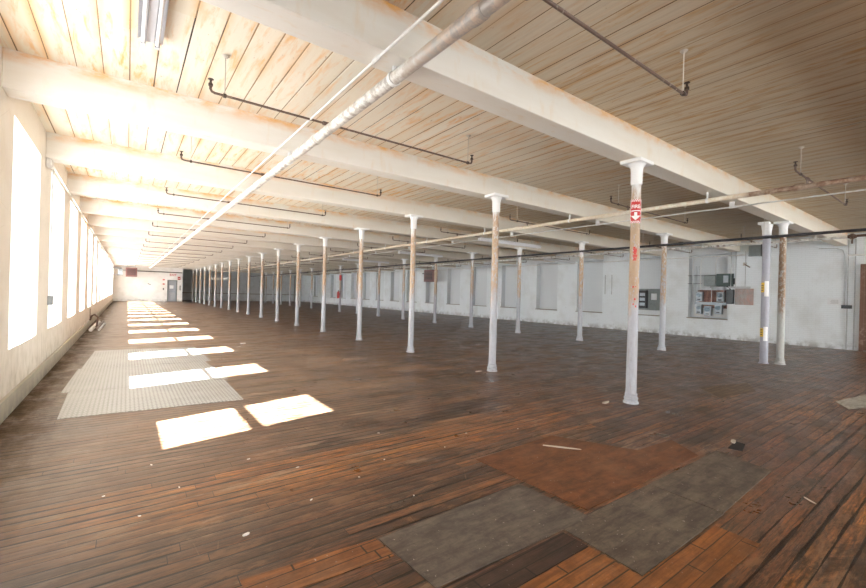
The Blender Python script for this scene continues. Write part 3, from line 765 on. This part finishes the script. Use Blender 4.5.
for y, z in ((7.45, 2.0), (7.75, 1.9), (6.9, 2.6)):
    obj('drop', tube(BM(), [(-.04, y-.25, 3.36), (-.04, y-.12, 3.34), (-.04, y-.03, 3.25), (-.04, y, 3.1), (-.04, y, z)], .014, 8), M['conduit_w'], t)
t = thing('wall_conduit', 'thin conduit crossing the top of the nearest niche', 'conduit', (XW, 0, 0))
obj('pipe', tube(BM(), [(-.02, 7.95, 2.58), (-.02, 6.9, 2.58)], .011, 8), M['dark_box'], t)
obj('lower_pipe', tube(BM(), [(-.02, 7.95, 2.24), (-.02, 7.4, 2.24)], .011, 8), M['dark_box'], t)
t = thing('wall_loudspeaker', 'dark box mounted high on the right wall beside the grey pole', 'box', (XW, 5.55, 0))
obj('housing', box(BM(), -.22, 0, -.20, .20, 3.28, 3.70, .012), M['grey_box'], t)
obj('side_plate', box(BM(), -.24, -.02, -.24, -.20, 3.26, 3.72, .006), M['dark_box'], t)
t = thing('wall_bracket', 'small rusty bracket stub on the wall below the dark box', 'bracket', (XW, 5.85, 0))
obj('arm', tube(BM(), [(0, .06, 3.0), (-.12, .0, 2.96), (-.16, -.15, 2.86)], .022, 8), M['pipe_rust'], t)
obj('wall_plate', box(BM(), -.015, 0, 0, .12, 2.94, 3.06), M['rod'], t)
# second niche switch panel
t = thing('electrical_panel', 'black switchgear with white label on grey board in second niche', 'electrical panel', (XN, 9.7, 0))
obj('backing_board', box(BM(), -.03, 0, -.52, .55, 1.02, 2.02), M['grey_box'], t)
b_ = obj('switchgear_case', box(BM(), -.20, -.03, .10, .50, 1.10, 1.94, .01), M['black'], t)
for z in (1.22, 1.45, 1.68):
    obj('breaker', box(BM(), -.23, -.20, .16, .40, z, z+.14, .006), M['meter'], b_)
obj('label_sheet', box(BM(), -.036, -.03, -.30, -.05, 1.50, 1.80), M['paper'], t)
# two thin strips on the wall between niches
for k, y in enumerate((11.80, 11.45)):
    tag(obj('wall_strip', box(BM(), XW-.03, XW, y-.025, y+.025, 1.72, 2.70, .004), M['conduit']),
        'thin upright grey strip on the right wall, %s of the pair' % ('further' if k == 0 else 'nearer'), 'strip', 'grey wall strips')
# conduit, box and notice near the right edge
t = thing('switch_conduit', 'grey conduit dropping to a junction box near the right edge', 'conduit', (XW, 3.0, 0))
obj('conduit_drop', tube(BM(), [(-.03, .75, 3.45), (-.03, .3, 3.43), (-.03, .14, 3.36), (-.03, .10, 3.2), (-.03, .07, 1.46)], .014, 8), M['conduit'], t)
obj('box', box(BM(), -.09, 0, -.12, .14, 1.38, 1.50, .008), M['dark_box'], t)
for y, z1 in ((.0, 3.7), (-.17, 3.7)):
    obj('riser', tube(BM(), [(-.03, y, 0.02), (-.03, y, z1)], .017, 8), M['conduit'], t)
obj('cross_pipe', tube(BM(), [(-.03, .02, 3.17), (-.03, -.4, 3.17)], .03, 10), M['conduit_w'], t)
t = thing('paper_notice', 'white paper notice on the right wall beside the junction box', 'notice', (XW, 3.33, 0))
obj('sheet', box(BM(), -.008, 0, -.17, .17, 1.50, 1.72), M['paper'], t)
bm = BM()
for q in range(4): box(bm, -.010, -.008, -.11, .10-.03*(q % 2), 1.545+.035*q, 1.555+.035*q)
obj('print_lines', bm, M['ink'], t)
t = thing('pipe_valve', 'rusty valve where the pale main pipe meets its brown end section', 'valve', (16.2, 2.43, 3.41))
obj('flange', tube(BM(), [(0, -.03, 0), (0, .03, 0)], .085, 16), M['pipe_rust'], t)
obj('body', tube(BM(), [(0, -.09, 0), (0, -.03, 0), (0, .03, 0), (0, .09, 0)], [.045, .07, .07, .045], 14), M['pipe_rust'], t)
obj('stem', tube(BM(), [(0, 0, -.20), (0, 0, 0)], .018, 8), M['pipe_rust'], t)

# unit heaters
def heater(label, loc, rz, s=1.):
    t = thing('unit_heater', label, 'heater', loc, rz)
    w, h, dd = .95*s, .92*s, .5*s
    bm = BM(); box(bm, -w/2, w/2, -dd/2, dd/2, 0, h, .02); obj('casing', bm, M['heater'], t)
    bm = BM(); box(bm, -w/2+.12*s, w/2-.12*s, -dd/2-.02, -dd/2, .14*s, h-.14*s); obj('louvre_recess', bm, M['heater_in'], t)
    bm = BM()
    for q in range(6):
        z = .17*s+q*(h-.3*s)/6; box(bm, -w/2+.13*s, w/2-.13*s, -dd/2-.045, -dd/2-.02, z, z+.03*s)
    obj('louvre_slats', bm, M['heater'], t)
    obj('feed_pipe', tube(BM(), [(-w/2, 0, h*.7), (-w/2-.35*s, 0, h*.7)], .035*s, 10), M['dark_box'], t)
    for sx in (-.35, .35):
        obj('hanger_rod', tube(BM(), [(sx*w, 0, h), (sx*w, 0, ZC-loc[2])], .01, 6), M['dark_box'], t)
    return t
heater('red brown unit heater hanging by the right wall', (18.6, 25.6, 2.42), -PI/2+.25, 1.0)
h = heater('reddish unit heater hanging in the far left corner', (.35, 50.0, 2.42), 0, .95)
t = thing('heater_fan', 'round grey fan duct with pipes feeding the far corner heater', 'fan', (-.52, 50.0, 2.85))
obj('shroud', tube(BM(), [(-.18, 0, 0), (-.12, 0, 0), (.18, 0, 0)], [.2, .3, .3], 20), M['meter'], t, True)
obj('pipe', tube(BM(), [(-.65, 0, .36), (.1, 0, .36)], .05, 8), M['dark_box'], t)
obj('pipe', tube(BM(), [(-.65, 0, -.3), (.0, 0, -.3)], .04, 8), M['dark_box'], t)

# far wall things
def wallpipe(name, label, pts, r, mt): return tag(obj(name, tube(BM(), pts, r, 8), M[mt]), label, 'pipe')
wallpipe('wall_pipe', 'dark pipe run along the top of the far white wall', [(.7, YF-.06, 3.06), (4.75, YF-.06, 3.06)], .045, 'dark_box')
t = thing('exit_sign', 'red and white EXIT sign above the grey far door', 'sign', (3.93, YF, 2.62))
obj('plate', box(BM(), -.36, .36, -.05, -.001, -.02, .36, .006), M['whitep'], t)
def flattext(txt, size, loc, mat, parent, name, sx=1.):
    o = wraptext(txt, size, None, 0, 0, mat, parent, name); o.location = loc; o.rotation_euler = (PI/2, 0, 0); o.scale = (sx, 1, 1); return o
flattext('EXIT', .30, (0, -.053, .17), M['red'], t, 'lettering')
t = thing('fire_alarm', 'red fire alarm box beside the far EXIT sign', 'alarm', (4.47, YF, 2.3))
obj('box', box(BM(), -.12, .12, -.10, -.001, 0, .32, .01), M['red'], t)
obj('strobe', box(BM(), -.05, .05, -.12, -.10, .10, .2), M['whitep'], t)
for k, z in enumerate((2.2, 1.75)):
    tag(obj('wall_label', box(BM(), 3.02, 3.2, YF-.02, YF, z, z+.12), M['red']), 'small red label left of the far door, %s of two' % ('upper' if k == 0 else 'lower'), 'label', 'red labels by the far door')
tag(obj('light_switch', box(BM(), 3.05, 3.15, YF-.03, YF, 1.2, 1.4), M['dark_box']), 'dark switch plate on the white wall left of far door', 'switch')
tag(obj('door_closer', box(BM(), 4.55, 4.62, YF-.06, YF, 1.2, 1.7), M['dark_box']), 'dark upright fitting at the right end of the far white wall', 'fitting')
tag(obj('wall_bracket', tube(BM(), [(1.75, YF, 1.85), (1.85, YF-.1, 1.75), (2.0, YF-.1, 1.72)], .04, 8), M['grey_box']), 'small grey bracket in the middle of the far white wall', 'bracket')
t = thing('hanging_sign', 'long white sign board hanging between far columns of near row', 'sign', (7.4, 46.0, 2.35))
obj('board', box(BM(), -.75, .75, -.015, .015, 0, .22, .004), M['whitep'], t)
for s in (-.6, .6): obj('chain', tube(BM(), [(s, 0, .22), (s, 0, ZC-2.35)], .008, 6), M['dark_box'], t)
t = thing('fire_extinguisher', 'red extinguisher mounted on a far row column', 'extinguisher', (12.82, 29.42, 1.0))
obj('cylinder', lathe(BM(), [(0, .09), (.02, .1), (.42, .1), (.5, .05), (.53, .03)], 0, 0, 16), M['louvre'], t, True)
obj('valve', lathe(BM(), [(.53, .03), (.6, .03)], 0, 0, 10), M['black'], t)
obj('hose', tube(BM(), [(.02, -.03, .57), (.12, -.06, .5), (.12, -.05, .2)], .015, 8), M['black'], t)
o = tag(obj('red_band', patch(BM(), .092, 0, 2*PI, 2.35, 2.75, 20), M['red']), 'red painted band round the far row column holding the extinguisher', 'sign'); o.location = (13.0, 29.5, 0)

# ------------------------------------------------------------------ floor plates, plywood and debris
def sheet(name, label, cat, pts, z, m):
    bm = BM(); vs = [bm.verts.new((x, y, .0005)) for x, y in pts]; f = bm.faces.new(vs)
    r = bmesh.ops.extrude_face_region(bm, geom=[f]); bmesh.ops.translate(bm, verts=[g for g in r['geom'] if isinstance(g, bmesh.types.BMVert)], vec=(0, 0, z))
    return tag(obj(name, bm, M[m]), label, cat)
sheet('checker_plate', 'nearest steel checker plate on the floor by the windows', 'plate', [(-.59, 6.17), (1.31, 6.06), (1.33, 7.56), (-.62, 7.62)], .005, 'checker')
sheet('checker_plate', 'middle steel checker plate, between the nearest and furthest ones', 'plate', [(-.70, 7.64), (1.40, 7.58), (1.32, 9.6), (-.66, 9.66)], .005, 'checker')
sheet('checker_plate', 'furthest steel checker plate in the window aisle', 'plate', [(-.62, 9.68), (1.44, 9.62), (1.42, 12.1), (-.55, 12.2)], .005, 'checker')
sheet('plywood_sheet', 'smooth grey plywood sheet in the foreground left of the paired sheets', 'plywood', [(1.265, 2.205), (2.555, 2.245), (2.585, 1.635), (1.30, 1.675)], .007, 'grey_ply')
sheet('plywood_sheet', 'grey brown plywood sheet, left half of the foreground pair', 'plywood', [(2.31, 1.655), (3.44, 1.655), (3.43, 1.125), (2.285, 1.12)], .006, 'grey_ply2')
sheet('plywood_sheet', 'grey brown plywood sheet, right half of the foreground pair', 'plywood', [(3.45, 1.655), (4.80, 1.65), (4.66, 1.175), (3.44, 1.13)], .006, 'grey_ply2')
sheet('plywood_sheet', 'large orange brown plywood sheet behind the grey foreground sheets', 'plywood', [(2.60, 2.80), (3.74, 2.84), (4.12, 2.10), (4.75, 2.06), (4.5, 1.70), (2.655, 1.70)], .004, 'orange_ply')
sheet('floor_board_patch', 'bright orange boards laid beside the smooth grey plywood sheet', 'floorboards', [(.50, 2.29), (1.255, 2.225), (1.262, 2.02), (.52, 2.08)], .003, 'orange_plank')
sheet('floor_board_patch', 'bright orange boards at the bottom edge below the paired sheets', 'floorboards', [(1.60, 1.435), (2.275, 1.44), (2.275, 1.118), (3.2, 1.10), (3.2, .85), (1.5, .9)], .003, 'orange_plank')
sheet('floor_board_patch', 'dark walnut boards between the grey plywood sheets', 'floorboards', [(1.30, 1.63), (2.275, 1.625), (2.28, 1.445), (1.32, 1.445)], .002, 'dark_plank')
sheet('floor_board_patch', 'tan bare boards in front of the rusty column and grey pole', 'floorboards', [(8.0, 3.05), (9.35, 2.75), (8.6, 2.4), (7.5, 2.55)], .002, 'tan_ply')
sheet('plywood_sheet', 'pale plywood sheet lying at the right edge', 'plywood', [(8.85, 1.47), (10.6, 1.20), (9.9, .85), (8.40, 1.25)], .006, 'pale_ply')
sheet('floor_hole', 'dark splintered hole in the floor past the right grey sheet', 'hole', [(4.99, 1.62), (5.32, 1.66), (5.30, 1.56), (5.02, 1.50)], .0015, 'hole')
def chip(label, name, x, y, L, w, a, m='chip', z=.006):
    bm = BM(); n_ = 7; vs = []
    for k in range(n_):
        q = 2*PI*k/n_; rr = .75+.35*random.random(); vs.append(bm.verts.new((math.cos(q)*L/2*rr, math.sin(q)*w/2*rr, .0)))
    f = bm.faces.new(vs); r = bmesh.ops.extrude_face_region(bm, geom=[f]); bmesh.ops.translate(bm, verts=[g for g in r['geom'] if isinstance(g, bmesh.types.BMVert)], vec=(0, 0, z))
    o = tag(obj(name, bm, M[m]), label, 'debris'); o.location = (x, y, .001); o.rotation_euler = (0, 0, a)
    return o
random.seed(11)
chip('pale wood splinter lying across the orange brown plywood sheet', 'wood_splinter', 3.52, 2.56, .42, .03, -.9).location.z = .006
chip('pale splintered wood beside the hole in the floor', 'wood_splinter', 5.28, 1.66, .18, .05, .3)
chip('flat pale wood scrap at the foot of the nearest column', 'wood_scrap', 5.62, 3.34, .22, .07, .2)
chip('flat pale scrap at the foot of the second near row column', 'wood_scrap', 5.62, 6.05, .22, .08, .1)
chip('white paint flake on dark boards in the left foreground', 'paint_flake', .62, 2.70, .05, .025, .3, 'whitep')
chip('small white scrap on the floor beside the sunlit aisle', 'paper_scrap', 2.62, 12.3, .16, .10, .3, 'whitep', .02)
chip('pale splinter near the lower right corner', 'wood_splinter', 4.23, .83, .12, .012, .9)
G = [(.9, 3.9), (1.9, 3.25), (1.55, 3.05), (2.55, 3.2), (.1, 3.3), (-.1, 3.75), (.35, 3.62), (3.0, 3.4), (1.1, 2.9), (3.6, 3.2), (1.75, 2.55), (.2, 4.2), (1.2, 3.5), (2.2, 3.9)]
for i, (x, y) in enumerate(G):
    o = chip('tiny pale paint flake scattered on the foreground floorboards', 'paint_flake', x, y, .018+.014*random.random(), .012, random.random()*3, 'whitep', .003)
    o['group'] = 'tiny paint flakes in the foreground'

# ------------------------------------------------------------------ light
w = bpy.data.worlds.new('sky'); S.world = w; w.use_nodes = True
nt = w.node_tree; nt.nodes.clear()
bg = nt.nodes.new('ShaderNodeBackground'); ou = nt.nodes.new('ShaderNodeOutputWorld')
bg.inputs[0].default_value = (.80, .90, 1, 1); bg.inputs[1].default_value = 6.0
nt.links.new(bg.outputs[0], ou.inputs[0])
sun = bpy.data.lights.new('sun', 'SUN'); sun.energy = 190; sun.angle = math.radians(.6); sun.color = (1, .97, .92)
so = bpy.data.objects.new('sun', sun); C.objects.link(so)
dirv = Vector((1, .215, -.63)); so.rotation_euler = dirv.to_track_quat('-Z', 'Y').to_euler()
def area(name, loc, d, sx, sy, e, col):
    l = bpy.data.lights.new(name, 'AREA'); l.shape = 'RECTANGLE'; l.size = sx; l.size_y = sy; l.energy = e; l.color = col
    o = bpy.data.objects.new(name, l); C.objects.link(o); o.location = loc; o.rotation_euler = Vector(d).to_track_quat('-Z', 'Z').to_euler()
    return o
for k, (a, b) in enumerate(bw):
    area('added back fill light', ((a+b)/2, YB-.5, 2.1), (0, 1, 0), 1.9, 2.7, 190, (1, .95, .88))  # unseen area lamps added at the back windows as fill

# ------------------------------------------------------------------ camera
F, YAW, PIT, ROL = 416.1377, .634798, .000335, .02640
cd = bpy.data.cameras.new('camera'); cam = bpy.data.objects.new('camera', cd); C.objects.link(cam); S.camera = cam
cd.sensor_fit = 'HORIZONTAL'; cd.sensor_width = 36; cd.lens = 36*F/866; cd.clip_start = .05; cd.clip_end = 300
fw = Vector((math.sin(YAW)*math.cos(PIT), math.cos(YAW)*math.cos(PIT), math.sin(PIT)))
r0 = Vector((math.cos(YAW), -math.sin(YAW), 0)); u0 = r0.cross(fw)
r = r0*math.cos(ROL)+u0*math.sin(ROL); u = -r0*math.sin(ROL)+u0*math.cos(ROL)
mt = Matrix((r, u, -fw)).transposed().to_4x4(); mt.translation = Vector((0, 0, 1.5)); cam.matrix_world = mt

S.view_settings.view_transform = 'Standard'
S.view_settings.exposure = 0.58
S.view_settings.gamma = 1.10
cy = S.cycles
cy.use_denoising = True; cy.max_bounces = 12; cy.diffuse_bounces = 8; cy.glossy_bounces = 3; cy.transparent_max_bounces = 8
cy.sample_clamp_indirect = 12
